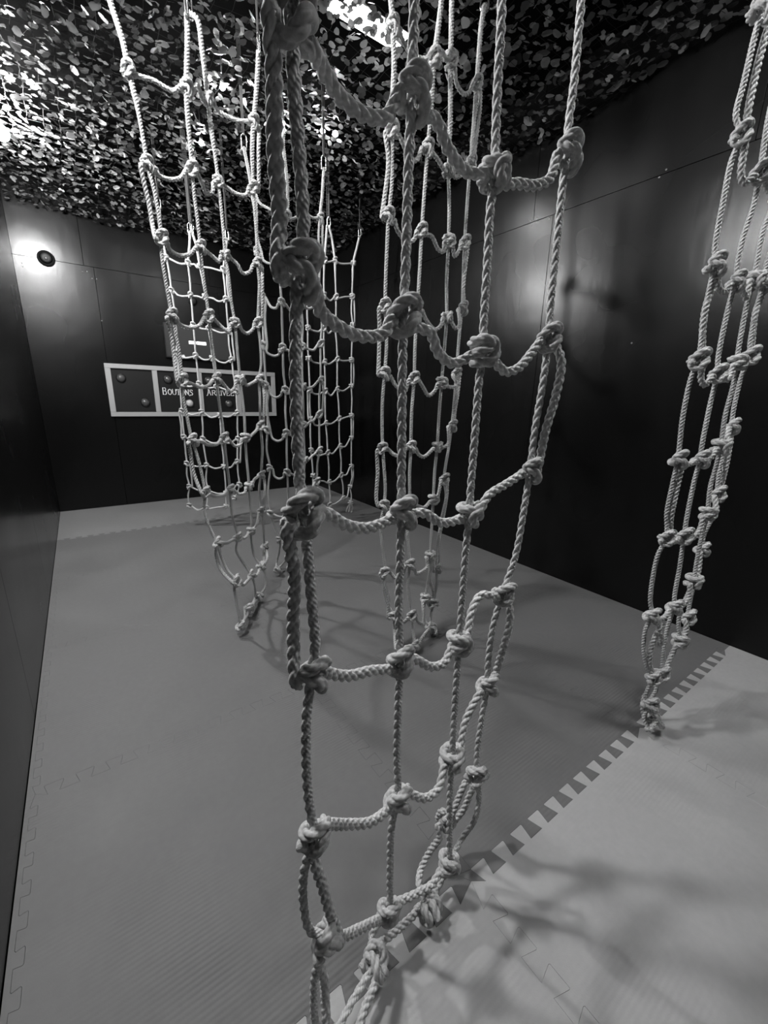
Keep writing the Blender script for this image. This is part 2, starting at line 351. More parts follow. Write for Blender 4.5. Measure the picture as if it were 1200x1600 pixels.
def parse(s):
    out = []
    for t in s.split():
        if ',' in t:
            k = t.endswith('k'); u, v = t.rstrip('k').split(','); out.append(('p', float(u), float(v), k))
        else:
            side = t[-1] if t[-1] in 'LR' else ''; i, j = t.rstrip('LR').split('.'); out.append(('r', int(i), int(j), side))
    return out
def make_net(label, group, D, DR, strands, rungs, edges=(), extra=(), hooks=(), lod='mid', nseg=15, step=.0045, swap=0, lay=2.05):
    """strands: {n: (rho_top, rho_bottom, path)}; a k marks a knot.  rungs/edges name knots as strand.index"""
    pos = {}; info = {}
    for n, (r0, r1, s) in strands.items():
        T = parse(s); v0, v1 = T[0][2], T[-1][2]; L = []; kn = []
        for (_, u, v, k) in T:
            rho = r0+(r1-r0)*min(max((v-v0)/(v1-v0), 0), 1); p = pt(u, v, rho)
            if k: kn.append((len(L), rho, u, v))
            L.append(p)
        info[n] = (L, kn)
        for j, (i, rho, u, v) in enumerate(kn): pos[(n, j)] = (L[i], rho, u, v)
    allp = np.array([p for L, _ in info.values() for p in L])
    base = (float(allp[:, 0].mean()), float(allp[:, 1].mean()), 0.0)
    net = empty('climbing_net', base); tag(net, label, 'net', group)
    thick = lambda q: 1.0+.34*min(max((q[2]-2.36)/.05, 0), 1)
    for n, (L, kn) in info.items():
        P = list(L)
        if n not in hooks and P[0][2] < 2.7:     # the strand goes on up out of the picture
            d = P[0]-P[1]; k = (2.78-P[0][2]); P = [np.array([P[0][0], P[0][1], 2.78]), P[0]+np.array([d[0], d[1], 0])*.3+np.array([0, 0, k*.4])]+P
        me = sweep([P], D, nseg, step, lay, thick=thick, seed=n)
        link('vertical_rope', me, ROPE, net)
        clip_and_strap(net, P[0])
    # knots
    ends = {}; used = {}
    for s in list(rungs):
        r = [t for t in parse(s) if t[0] == 'r']
        for a, b in zip(r[:-1], r[1:]): used.setdefault((a[1], a[2]), [None, None])[1] = (b[1], b[2]); used.setdefault((b[1], b[2]), [None, None])[0] = (a[1], a[2])
    kk = 0
    for key, (p, rho, u, v) in pos.items():
        L, kn = info[key[0]]; i = kn[key[1]][0]
        up = (L[max(i-1, 0)]-L[min(i+1, len(L)-1)]); up = up/np.linalg.norm(up)
        if up[2] < 0: up = -up
        lo, hi = used.get(key, [None, None])
        A = pos[lo][0] if lo in pos else p; B = pos[hi][0] if hi in pos else p
        x = B-A
        if np.linalg.norm(x) < 1e-3: x = np.array([cy, -sy, 0.0])
        x = x-up*(x@up); x /= np.linalg.norm(x)+1e-9
        if x@RT < -.2: x = -x
        yv = np.cross(up, x)
        M = Matrix(((x[0], yv[0], up[0], p[0]), (x[1], yv[1], up[1], p[1]), (x[2], yv[2], up[2], p[2]), (0, 0, 0, 1)))
        kind = (key[1]+key[0]+swap) % 2 + (2 if (key[1]*3+key[0]) % 3 == 0 else 0)
        sc = DR*rnd.uniform(.88, 1.0); o = bpy.data.objects.new('knot', KM[lod][kind]); C.objects.link(o)
        o.parent = net; o.matrix_parent_inverse = net.matrix_world.inverted(); o.matrix_world = M @ Matrix.Diagonal((sc, sc, sc*.95, 1))
        ends[key] = (p-x*1.5*sc-up*.45*sc, p+x*1.5*sc-up*.45*sc, p)
        kk += 1
    def chain(s, name):
        T = parse(s); paths = []; cur = None; i0 = None; mids = []
        def nodeinfo(t):
            return (pos[(t[1], t[2])][1], pos[(t[1], t[2])][2], pos[(t[1], t[2])][3])
        ri = [i for i, t in enumerate(T) if t[0] == 'r']
        segs = list(zip(ri[:-1], ri[1:]))
        for a, b in segs:
            ta, tb = T[a], T[b]; ra, ua, va = nodeinfo(ta); rb, ub, vb = nodeinfo(tb)
            mid = T[a+1:b]; px = [(ua, va)]+[(m[1], m[2]) for m in mid]+[(ub, vb)]
            cs = np.concatenate([[0], np.cumsum([math.dist(px[i], px[i+1]) for i in range(len(px)-1)])]); cs /= max(cs[-1], 1e-6)
            sa = {'L': 0, 'R': 1, '': 1}[ta[3]]; sb = {'L': 0, 'R': 1, '': 0}[tb[3]]
            A = ends[(ta[1], ta[2])][sa]; B = ends[(tb[1], tb[2])][sb]; ca = ends[(ta[1], ta[2])][2]; cb = ends[(tb[1], tb[2])][2]
            P = [A+(ca-A)*.12]+[A]
            for (u, v), f in zip(px[1:-1], cs[1:-1]):
                q = pt(u, v, ra+(rb-ra)*f)
                if np.linalg.norm(q-ca) > 2.3*DR and np.linalg.norm(q-cb) > 2.3*DR: P.append(q)
            if len(P) == 2 and sa != sb and np.linalg.norm(A-B) > 2*DR:
                m_ = (A+B)/2; P.append(m_-np.array([0, 0, .18*np.linalg.norm(A-B)]))
            P += [B, B+(cb-B)*.12]
            me = sweep([P], DR, nseg, step, 2.8 if lod == 'near' and lay > 3 else 2.25, seed=len(s))
            if me: link(name, me, ROPE, net)
    for s in rungs: chain(s, 'cross_rope')
    for s in edges: chain(s, 'edge_rope')
    for (r0, r1, s) in extra:
        T = parse(s); n = len(T)-1
        me = sweep([[pt(t[1], t[2], r0+(r1-r0)*i/n) for i, t in enumerate(T)]], DR*.95, nseg, step, 2.25)
        link('rope_tail', me, ROPE, net)
    return net
GR = 'knotted rope climbing nets hanging from the camouflage ceiling'
make_net('thick knotted rope net in the foreground, nearest and largest of all', GR, .0168, .0205, {
 1: (.57, .53, "452,-70 455,32k 463,180 472,300 474,370 466,425k 462,520 462,600 465,700 470,770 474,800k 480,860 487,940 492,1010 487,1050k 479,1120 478,1180 481,1240 487,1280 491,1299k 484,1325 474,1370 475,1420 486,1455 508,1464k 500,1490 492,1525 490,1570 494,1620 500,1680"),
 2: (.76, .70, "650,-60 646,60 644,110 644,150k 639,250 636,350 633,440 630,497k 629,560 628,650 627,770 627,800k 625,880 623,960 625,1029k 622,1100 620,1180 621,1246k 612,1290 609,1370 607,1419k 590,1445 581,1462 586,1505k 568,1535 545,1575 512,1640"),
 3: (.90, .82, "787,-60 783,40 777,150 772,272k 766,330 761,420 756,500 754,550k 748,600 742,680 735,770 733,803k 727,870 721,950 717,1004k 712,1080 708,1150 706,1184k 703,1240 702,1310 701,1348k 690,1375 678,1400 670,1422k"),
 4: (1.04, .92, "915,-60 905,40 898,120 888,200 885,242k 878,300 868,400 860,480 857,530k 848,600 836,670 828,735k 818,800 805,870 786,925k 770,980 763,1030 761,1068k 753,1120 746,1170 745,1208k 748,1245 742,1280 722,1310 706,1340")},
 ["1.0 480,52 500,100 530,150 570,180 605,182 2.0 682,190 700,232 728,268 3.0 808,287 835,290 860,278 4.0",
  "1.1 500,485 525,508 560,525 600,521 2.1 672,520 685,552 708,568 730,562 3.1 772,570 790,581 810,575 830,552 4.1",
  "1.2 512,803 540,820 575,825 600,815 2.2 662,802 690,817 712,820 3.2 762,776 790,757 808,747 4.2",
  "1.3 515,1052 545,1056 580,1048 603,1037 2.3 650,1030 675,1042 695,1035 3.3 729,985 737,955 752,930 768,922 4.3",
  "1.4 512,1282 540,1288 580,1284 603,1262 2.4 645,1240 665,1247 685,1232 697,1210 3.4 718,1160 728,1125 745,1090 4.4",
  "1.5 532,1462 560,1452 585,1440 2.5 630,1408 650,1397 675,1382 690,1364 3.5"],
 ["1.0L 428,110 430,240 437,335 448,380 1.1L", "4.1R 877,565 868,620 852,675 842,708 4.2R", "1.2L 467,840 460,900 458,980 462,1030 1.3L",
  "4.3R 797,965 787,1010 773,1050 4.4R", "1.4R 492,1335 504,1385 515,1425 1.5R"],
 [(.97, .88, "745,1210 728,1222 715,1250 706,1272 694,1283"), (.97, .9, "750,1215 735,1240 722,1268 700,1290 690,1282"),
  (.92, .84, "684,1280 690,1268 703,1272 708,1288 695,1297 684,1290 688,1305 672,1330 658,1358 655,1382 663,1402 670,1418"),
  (.68, .58, "592,1512 585,1540 572,1570 560,1610 548,1660"), (.55, .55, "497,1500 506,1530 508,1560 512,1640"), (.72, .82, "588,1500 594,1475 612,1460 640,1436 662,1412 680,1385")],
 lod='near', nseg=24, step=.0038, lay=4.1)
make_net('large rope net on the left, its foot bunched on the grey mats', GR, .0168, .0195, {
 1: (2.0, 2.05, "165,-40 172,0 192,65 201,110k 214,165 225,225 230,258k 239,290 247,330 252,372k 253,400 259,440 266,480 268,494k 274,520 280,550 284,594k 286,620 292,650 300,688k 306,705 314,735 320,768k 319,795 328,825 339,848k 346,870 356,892 368,907k 366,920 370,945 374,965 375,978k"),
 2: (2.12, 2.4, "292,22 293,60 292,100 291,137k 294,190 298,240 300,265k 303,300 308,340 313,386k 316,420 321,455 326,494k 330,530 334,560 338,591k 342,625 347,660 350,683k 353,715 357,745 359,764k 362,800 368,825 371,838k 369,860 380,880 392,898k 398,915 398,935 389,952k 384,965 377,976"),
 3: (2.22, 2.5, "296,20 308,30 316,80 321,120 325,155k 330,200 337,250 341,284k 345,320 349,360 352,399k 357,430 362,475 367,504k 370,540 373,570 375,593k 379,625 382,655 383,683k 385,715 388,745 389,759k 391,790 393,815 392,829k 393,850 398,870 408,885k 414,897 415,915 405,932k"),
 4: (2.35, 2.62, "404,80 402,120 399,160 396,190k 394,240 396,294k 398,330 401,370 402,412k 405,440 404,475 403,504k 407,540 408,570 405,593k 406,625 407,664k 410,700 409,725 408,741k 405,765 408,797k 411,820 412,838 413,853k 412,870 408,885")},
 ["1.0 215,114 240,126 270,142 2.0 300,138 308,132 316,143 3.0 340,172 370,188 4.0",
  "1.1 245,272 262,280 282,278 2.1 310,270 315,285 322,302 332,300 3.1 355,292 370,303 385,304 4.1",
  "1.2 265,390 280,399 297,397 2.2 326,388 334,402 342,409 3.2 362,402 370,412 380,427 391,424 4.2",
  "1.3 280,506 295,512 311,509 2.3 339,502 350,514 358,519 3.3 378,516 386,521 396,513 4.3",
  "1.4 300,600 313,605 325,603 2.4 348,600 360,611 367,605 3.4 385,602 395,598 4.4",
  "1.5 315,690 325,695 339,694 2.5 358,690 368,697 376,694 3.5 393,680 401,672 4.5",
  "1.6 335,775 348,774 2.6 368,766 375,772 383,769 3.6 397,750 4.6",
  "1.7 355,848 363,844 2.7 381,841 386,837 3.7 402,817 407,806 4.7",
  "1.8 380,914 386,908 2.8 400,900 3.8 416,880 4.8", "1.9 383,965 2.9 397,943 3.9"],
 ["1.1L 233,320 238,350 243,366 1.2L", "1.3L 267,520 272,555 277,580 1.4L", "1.5L 298,710 303,740 309,760 1.6L", "1.7L 338,870 346,892 356,905 1.8L",
  "4.0R 404,235 401,280 4.1R", "4.2R 410,440 410,480 4.3R", "4.4R 413,620 412,650 4.5R", "4.6R 414,760 412,785 4.7R", "4.8R 418,872 414,882 3.8R"],
 hooks=(2, 3, 4), nseg=15, step=.004)
make_net('rope net seen through the foreground net, before the bare dark wall', GR, .0168, .0195, {
 1: (2.0, 1.95, "608,-30 611,0 614,42k 616,100 614,150 613,205k 613,240 612,290 607,338k 605,380 603,430 602,478k 603,500 604,540 601,584k 598,620 597,660 598,700k 600,730 602,765 600,789k 595,820 597,850 602,893k 599,915 606,945 615,962k 616,985 618,1015"),
 2: (2.08, 1.95, "692,-40 690,0 684,50 678,92k 675,150 671,200 668,232k 664,290 659,361k 656,420 652,481k 649,530 647,591k 643,650 642,698k 640,740 640,786k 637,830 640,881k 637,915 640,940 643,960k 645,980 648,1008k"),
 3: (2.15, 2.1, "707,-40 706,0 705,60 704,95k 704,160 703,220 701,266k 702,320 701,378k 698,440 698,496k 694,550 690,598k 686,650 683,698k 679,740 677,780k 675,815 672,868k 671,895 664,934k 662,955 663,968 672,980k"),
 4: (2.28, 2.15, "757,8 752,40 749,80 745,132k 742,180 738,225 735,256k 730,320 726,380k 724,430 722,482k 718,520 713,584k 710,625 706,665k 701,700 694,748k 697,775 690,810 684,850 682,888k 682,915 677,942k 673,965 676,984k")},
 ["1.0 630,65 645,85 660,92 2.0 690,80 696,82 3.0 713,130 725,147 735,142 4.0",
  "1.1 630,225 640,248 651,250 2.1 683,248 690,262 3.1 712,277 724,270 4.1",
  "1.2 622,362 638,378 648,373 2.2 675,370 685,390 693,393 3.2 710,400 718,390 4.2",
  "1.3 620,490 635,500 2.3 666,500 680,515 690,507 3.3 712,513 718,508 4.3",
  "1.4 618,602 632,612 2.4 661,605 670,618 680,610 3.4 704,605 714,602 4.4",
  "1.5 615,710 628,712 2.5 654,710 662,714 674,704 3.5 700,694 4.5",
  "1.6 620,802 2.6 663,793 3.6 684,770 686,755 4.6",
  "1.7 618,903 628,900 2.7 650,896 658,894 667,886 3.7 676,890 4.7",
  "1.8 630,972 2.8 652,970 661,974 3.8", "2.9 660,996 670,985 4.9"],
 ["1.1L 607,250 600,315 602,332 1.2L", "1.3L 593,510 592,560 596,578 1.4L", "1.5L 590,740 588,780 1.6L", "1.7L 606,930 612,952 1.8L",
  "4.0R 750,170 742,235 4.1R", "4.2R 728,410 724,455 4.3R", "4.4R 716,610 710,650 4.5R", "4.6R 698,775 692,810 685,850 4.7R", "3.7R 672,905 677,930 4.8L"],
 hooks=(4,), nseg=15, step=.004, swap=1)
make_net('rope net at the right, gathered to a point at the pale mat seam', GR, .0168, .0205, {
 1: (1.45, 1.40, "1198,-50 1190,15k 1178,62 1162,130 1150,180 1157,212k 1142,255 1130,315 1118,380 1116,415k 1106,465 1098,515 1091,562k 1080,590 1067,650 1059,718k 1050,760 1042,800 1041,839k 1027,870 1016,935 1018,961k 1008,985 1006,1020 1012,1045 1020,1057k 1008,1090 1017,1098k 1006,1120 1012,1138"),
 2: (1.5, 1.47, "1225,60 1208,150 1198,200 1187,272k 1178,320 1164,362 1153,410 1149,440k 1137,485 1122,560 1121,584k 1110,630 1096,700 1094,717k 1084,755 1072,815 1069,836k 1062,885 1054,930 1053,947k 1043,980 1038,1010 1033,1050k 1024,1080 1012,1105 1023,1127k"),
 3: (1.56, 1.52, "1260,60 1240,150 1225,240 1219,300k 1205,330 1194,355 1182,415 1177,438k 1166,480 1154,545 1151,567k 1146,600 1133,650 1126,697k 1117,735 1110,760 1105,802k 1097,835 1089,875 1083,908k 1074,930 1064,950 1060,975 1062,1001k 1051,1020 1040,1045 1031,1060"),
 4: (1.64, 1.58, "1275,60 1255,180 1240,270 1232,330k 1210,380 1197,415 1193,442k 1184,475 1172,535 1171,556k 1158,590 1147,635 1142,666k 1132,700 1122,750 1120,771k 1112,810 1100,835 1096,858k 1089,890 1080,930 1074,962k 1070,985 1064,1000")},
 ["1.1 1158,270 1162,286 1174,287 2.0 1204,300 3.0 4.0",
  "1.2 1121,440 1126,454 1135,456 2.1 1161,455 1166,466 3.1 1186,432 4.1",
  "1.3 1095,590 1101,602 1109,598 2.2 1136,594 1143,583 3.2 1163,570 4.2",
  "1.4 1072,726 1083,724 2.3 1108,718 1118,711 3.3 1136,684 4.3",
  "1.5 1052,847 2.4 1084,840 1094,826 3.4 1119,799 1123,786 4.4",
  "1.6 1030,968 1041,962 2.5 1070,944 1077,930 3.5 1092,888 4.5",
  "1.7 2.6 1042,1040 1052,1018 3.6 1073,985 4.6"],
 ["1.0R 1195,60 1182,110 1168,180 1.1R", "1.2R 1104,475 1098,515 1094,545 1.3R", "1.4R 1058,760 1048,810 1.5R", "1.6R 1030,980 1018,1010 1015,1040 1.7R", "4.1R 1180,490 4.2R", "4.3R 1136,720 4.4R"],
 [(1.45, 1.4, "1036,975 1026,990 1022,1000 1030,1008 1034,996 1025,988"), (1.42, 1.4, "1008,1085 1004,1100 1006,1118 1014,1130 1018,1142"), (1.42, 1.4, "1022,1098 1016,1112 1026,1122 1018,1136 1010,1140")],
 lod='near', nseg=15, step=.004, swap=1)
make_net('rope net half hidden behind the thickest foreground strand, right beside the left net', GR, .0168, .0185, {
 1: (3.0, 2.98, "381,230 385,250 390,275 393,299k 400,340 403,394k 410,430 410,463k 411,500 412,540k 414,575 416,602k 418,640 418,672k 417,705 422,731k 419,765 423,802k 430,828 437,843k 436,862 432,880 433,891k"),
 2: (2.95, 2.9, "444,240 449,290 449,338k 444,370 441,405k 438,435 440,473k 441,508 442,544k 443,582 446,610k 446,644 448,677k 448,708 449,738k 450,763 452,800k 455,835 457,855k 455,870"),
 3: (3.03, 2.95, "470,215 470,270 471,338k 471,375 471,407k 471,440 471,478k 473,510 472,541k 472,575 473,604k 474,635 474,663k 475,690 476,718k 474,750 473,775k"),
 4: (3.15, 3.1, "506,262 504,300 500,341k 498,372 500,404k 499,440 501,475k 503,505 501,537k 501,565 501,594k 499,620 499,647k 499,675 499,703k 496,725 495,751k 492,765 484,775")},
 ["1.0 405,316 420,326 435,333 2.0 460,341 3.0 478,336 490,341 4.0", "1.1 412,407 425,412 2.1 455,414 3.1 485,412 4.1", "1.2 424,480 432,481 2.2 455,486 3.2 484,482 4.2",
  "1.3 417,550 429,556 436,553 2.3 455,550 3.3 480,545 490,547 4.3", "1.4 424,617 432,621 439,617 2.4 458,612 3.4 480,604 489,604 4.4",
  "1.5 426,685 435,689 442,685 2.5 458,682 3.5 483,660 490,657 4.5", "1.6 429,744 436,748 443,745 2.6 460,742 3.6 486,714 493,708 4.6",
  "1.7 435,807 445,807 2.7 462,800 3.7 484,772 4.7", "1.8 445,856 2.8"],
 ["1.0R 401,330 402,370 1.1R", "1.2R 414,500 1.3R", "1.4R 417,640 1.5R", "4.0R 504,365 4.1R", "4.4R 505,620 4.5R"],
 [(2.97, 2.9, "433,889 440,883 446,876 452,869 457,862")], hooks=(1, 4), lod='far', nseg=9, step=.0055)
make_net('thin far rope net in front of the framed button board, clear of the floor', GR, .0168, .018, {
 1: (4.0, 4.0, "254,375 257,390 260,403k 265,430 268,454k 272,480 274,503k 277,530 276,552k 279,575 281,600k 283,625 284,642k 286,665 288,683k 290,705 292,724k 292,742 296,760k 294,775 296,790k"),
 2: (4.0, 4.0, "297,362 296,385 294,411k 297,440 298,461k 300,480 302,508k 304,530 306,556k 309,580 311,600k 314,625 315,644k 317,667 317,686k 320,708 323,727k 322,750 325,766k 323,793k"),
 3: (4.0, 4.0, "300,362 307,385 312,416k 317,440 321,464k 325,490 326,513k 330,540 332,560k 336,585 338,604k 342,630 344,649k 345,670 346,690k 349,712 350,729k 352,750 353,770k 353,791k"),
 4: (4.0, 4.0, "355,372 352,395 349,422k 351,445 353,468k 355,495 357,518k 358,540 362,562k 365,587 369,612k 370,630 371,645k 371,667 372,686k 371,705 371,721k 372,740 374,757k 370,772 366,778k")},
 ["1.0 272,408 282,412 2.0 304,413 3.0 330,419 4.0", "1.1 278,461 288,463 2.1 309,463 3.1 332,466 342,471 4.1", "1.2 288,513 2.2 313,513 3.2 331,509 345,520 4.2",
  "1.3 288,559 2.3 318,562 3.3 342,565 352,567 4.3", "1.4 296,604 2.4 325,606 3.4 350,608 360,612 4.4", "1.5 300,648 2.5 329,652 3.5 358,651 4.5", "1.6 302,690 2.6 331,692 3.6 360,692 4.6",
  "1.7 308,729 2.7 336,732 3.7 361,730 4.7", "1.8 310,766 2.8 339,771 3.8 364,766 4.8", "1.9 309,797 2.9 338,793 3.9 4.9"],
 ["1.5L 283,665 1.6L", "1.7R 299,742 1.8R", "4.0R 355,445 4.1R", "4.2R 364,540 4.3R", "4.6R 376,703 4.7R"], hooks=(2, 3, 4), lod='far', nseg=9, step=.006)
make_net('thin far rope net hanging in the back right corner', GR, .0168, .018, {
 0: (4.0, 4.0, "476,372 478,410k 479,440 480,462k 480,490 481,512k 481,540 482,560k 483,582 484,610k 484,632 485,654k 485,680 486,703k 488,725 489,743k 489,765 489,785"),
 1: (4.15, 4.2, "511,352 509,380 507,407k 506,435 506,462k 506,490 506,513k 506,540 507,566k 508,590 508,611k 508,636 509,661k 511,684 512,707k 514,730 514,753k 516,778 515,788k"),
 2: (4.25, 4.35, "514,352 519,375 523,407k 524,435 525,464k 525,490 524,513k 526,536 527,561k 527,585 527,608k 529,630 530,654k 530,675 531,697k 533,720 533,742k 536,760 536,778k"),
 3: (4.45, 4.5, "562,368 558,385 552,411k 551,435 550,463k 549,485 551,507k 550,536 549,562k 549,582 549,603k 550,625 549,649k 549,667 549,684k 549,705 549,728k 550,745 547,760k 549,775 548,785k 545,800")},
 ["0.0 490,412 1.0 516,409 2.0 532,412 545,412 3.0", "0.1 492,468 1.1 516,470 2.1 539,464 3.1", "0.2 490,517 498,518 1.2 513,521 2.2 538,521 3.2", "0.3 490,566 499,568 1.3 514,569 2.3 537,564 3.3",
  "0.4 490,615 498,616 1.4 517,618 2.4 536,611 3.4", "0.5 492,664 500,665 1.5 518,662 2.5 538,653 3.5", "0.6 496,712 503,711 1.6 519,709 2.6 539,698 3.6", "0.7 498,751 506,752 1.7 522,752 2.7 541,742 3.7", "1.8 524,787 2.8 542,777 3.8"],
 ["3.1R 554,485 3.2R", "3.3R 553,582 3.4R", "3.5R 552,667 3.6R", "3.7R 552,745 3.8R", "0.4L 481,630 0.5L"],
 [(4.4, 4.4, "548,785 543,793 541,800"), (4.4, 4.4, "548,785 551,793 549,801")], hooks=(1, 2, 3), lod='far', nseg=9, step=.006)
# ------------------------------------------------------------------ camouflage net overhead
def leaf_shapes():
    S = []
    r = random.Random(7)
    for k in range(14):
        kind = k % 4
        if kind in (0, 1):                      # irregular oval
            n = 8; P = [((.5+.12*r.uniform(-1, 1))*math.cos(t), (.30+.14*r.random())*math.sin(t)) for t in [i/n*2*PI for i in range(n)]]
            V = [(x, y, .12*x*x+.1*y*x) for x, y in P]; F = [[0, i, i+1] for i in range(1, n-1)]
        elif kind == 2:                         # curl / crescent
            n = 6; V = []
            for i in range(n+1):
                t = -1.3+i/n*r.uniform(2.9, 3.6); wd = .17*math.sin(PI*(i+.35)/(n+.7))+.02
                for q in (.42-wd, .42+wd): V.append((q*math.cos(t), q*math.sin(t), .10*math.sin(2*t)))
            F = []
            for i in range(n): F += [[2*i, 2*i+1, 2*i+3], [2*i, 2*i+3, 2*i+2]]
        else:                                   # two-lobed scrap
            P = [(-.5, -.1), (-.3, -.33), (0, -.16), (.25, -.38), (.52, -.1), (.4, .2), (.05, .12), (-.1, .36), (-.42, .22)]
            V = [(x+r.uniform(-.05, .05), y+r.uniform(-.05, .05), .15*x*y+.05*x) for x, y in P]
            V = [(0, 0, 0)]+V; F = [[0, i, i % 9+1] for i in range(1, 10)]
        S.append((np.array(V), np.array(F)))
    return S
SH = leaf_shapes(); rg = np.random.default_rng(11)
def sag(x, y): return ZC-.0 + .030*np.sin(2.1*x+1.3*y)*np.cos(1.7*y-.6*x)+.018*np.sin(5.3*x-2*y)+.015*np.sin(4.1*y+x)-.035*np.exp(-((y-Y1)/.5)**2)
camo = empty('camouflage_net', (1.2, 2.0, ZC)); tag(camo, 'dark camouflage net of small cut leaves covering the whole ceiling', 'camouflage net')
cell = .0455; gx, gy = np.meshgrid(np.arange(X0+.03, X1-.02, cell), np.arange(-1.6, Y1-.02, cell)); nL = gx.size
LX = np.clip(gx.ravel()+rg.uniform(-.5, .5, nL)*cell*.8, X0+.045, X1-.045); LY = np.clip(gy.ravel()+rg.uniform(-.5, .5, nL)*cell*.8, -1.6, Y1-.045); LZ = sag(LX, LY)+rg.uniform(-.03, .03, nL)
SZ = rg.uniform(.034, .064, nL); AZ = rg.uniform(0, 2*PI, nL); TI = np.abs(rg.normal(0, .38, nL)); TA = rg.uniform(0, 2*PI, nL); KS = rg.integers(0, len(SH), nL)
def leaf_M(i):
    ca, sa = math.cos(AZ[i]), math.sin(AZ[i]); R1 = np.array([[ca, -sa, 0], [sa, ca, 0], [0, 0, 1]])
    ax = np.array([math.cos(TA[i]), math.sin(TA[i]), 0]); K = np.array([[0, 0, ax[1]], [0, 0, -ax[0]], [-ax[1], ax[0], 0]])
    return (np.eye(3)+math.sin(TI[i])*K+(1-math.cos(TI[i]))*K@K)@R1*SZ[i]
px = []
Pw = np.stack([LX, LY, LZ], 1)-CAM; cz = Pw@FW; cu = Pw@RT; cv = Pw@DN
inview = (cz > .2) & (np.abs(cu/cz) < .92) & (np.abs(cv/cz) < 1.23)
order = np.argsort(np.where(inview, np.linalg.norm(Pw, axis=1), 99)); big = set(order[:300].tolist())
LM = []
for k, (V, F) in enumerate(SH):
    LM.append(mesh_np('leaf', V, [F], None, False)); LM[-1].materials.append(CAMO)
VV, FF, off = [], [], 0
for i in range(nL):
    R3 = leaf_M(i)
    if i in big:
        o = bpy.data.objects.new('camouflage_leaf', LM[KS[i]]); C.objects.link(o); o.parent = camo
        o.matrix_parent_inverse = camo.matrix_world.inverted()
        M = Matrix([list(R3[k])+[float((LX[i], LY[i], LZ[i])[k])] for k in range(3)]+[[0, 0, 0, 1]]); o.matrix_world = M
    else:
        V, F = SH[KS[i]]; VV.append(V@R3.T+[LX[i], LY[i], LZ[i]]); FF.append(F+off); off += len(V)
tag(link('camouflage_leaves', mesh_np('leaves', np.vstack(VV), [np.vstack(FF)], None, False), CAMO, camo), kind='stuff')
VV, FF, off = [], [], 0                          # the cords the scraps are threaded on
def cordline(P, r_=.0012):
    global off
    P = np.array(P); n = len(P)
    for a, b in (((r_, 0, 0), (-r_, 0, 0)), ((0, r_, 0), (0, -r_, 0))):
        V = np.vstack([P+a, P+b]); i = np.arange(n-1)+off; FF.append(np.stack([i, i+1, i+1+n, i+n], -1)); VV.append(V); off += 2*n
for x in np.arange(X0+.04, X1, .085):
    y = np.linspace(-1.6, Y1-.01, 90); cordline(np.stack([np.full(90, x)+.006*np.sin(y*31+x*9), y, sag(x, y)], 1))
for y in np.arange(-1.6, Y1, .085):
    x = np.linspace(X0+.01, X1-.01, 45); cordline(np.stack([x, np.full(45, y)+.006*np.sin(x*29+y*7), sag(x, y)], 1))
link('netting', mesh_np('netting', np.vstack(VV), [np.vstack(FF)]), CORD, camo)

# ------------------------------------------------------------------ lamps
LL = ['globe lamp on the left wall beside the far end of the room', 'globe lamp high on the left wall level with the framed nets', 'dim globe lamp on the left wall behind the camera']
for (x, y, z, r, e), lb in zip(LAMPS, LL):
    t = tag(empty('wall_lamp', (X0, y, z)), lb, 'lamp', 'globe lamps under the camouflage along the left wall')
    MB().cyl((X0+.001, y, z), (X0+.022, y, z), .05, n=24).build('wall_plate', PLASTIC, t, True)
    MB().cyl((X0+.022, y, z), (x-r*.8, y, z), .02, .03, 20).build('lamp_holder', PLASTIC, t, True)
    MB().ball((x, y, z), r, n=24).build('globe', mat('lamp_glow', .9, .4, .3, 0, e), t, True)
PLB = ['rectangular ceiling light shining through the gaps of the camouflage above the foreground net', 'small ceiling light above the camouflage in the top right corner',
       'ceiling light above the camouflage outside the picture between the camera and right wall']
BLB = ['small bulb in the camouflage right of the thickest rope, the one nearer the right wall', 'small bulb in the camouflage close behind the thickest rope', 'small bulb in the camouflage above the left net', 'small bulb in the camouflage behind the left net, nearest the back wall']
for (x, y, z), lb in zip(FILL_BULBS, BLB):
    t = tag(empty('hanging_bulb', (x, y, z)), lb, 'bulb', 'small bulbs hanging among the camouflage leaves')
    MB().ball((x, y, z), .015, n=16).build('bulb', mat('bulb_glow', .9, .4, .3, 0, 1300), t, True)
    MB().cyl((x, y, z+.016), (x, y, z+.05), .012, .010, 14).build('socket', PLASTIC, t, True)
    MB().cyl((x, y, z+.05), (x, y, ZTOP-.001), .003, n=8).build('cord', PLASTIC, t, True)
for (x, y, z, lx, ly, e), lb in zip(PANELS, PLB):
    t = tag(empty('ceiling_light', (x, y, z)), lb, 'light', 'ceiling lights hidden above the camouflage')
    MB().box((x-lx/2, y-ly/2, z), (x+lx/2, y+ly/2, ZTOP-.001), .004).build('housing', PLASTIC, t)
    MB().box((x-lx/2+.01, y-ly/2+.01, z-.006), (x+lx/2-.01, y+ly/2-.01, z+.0), .002).build('diffuser', mat('panel_glow', .9, .4, .3, 0, e), t)

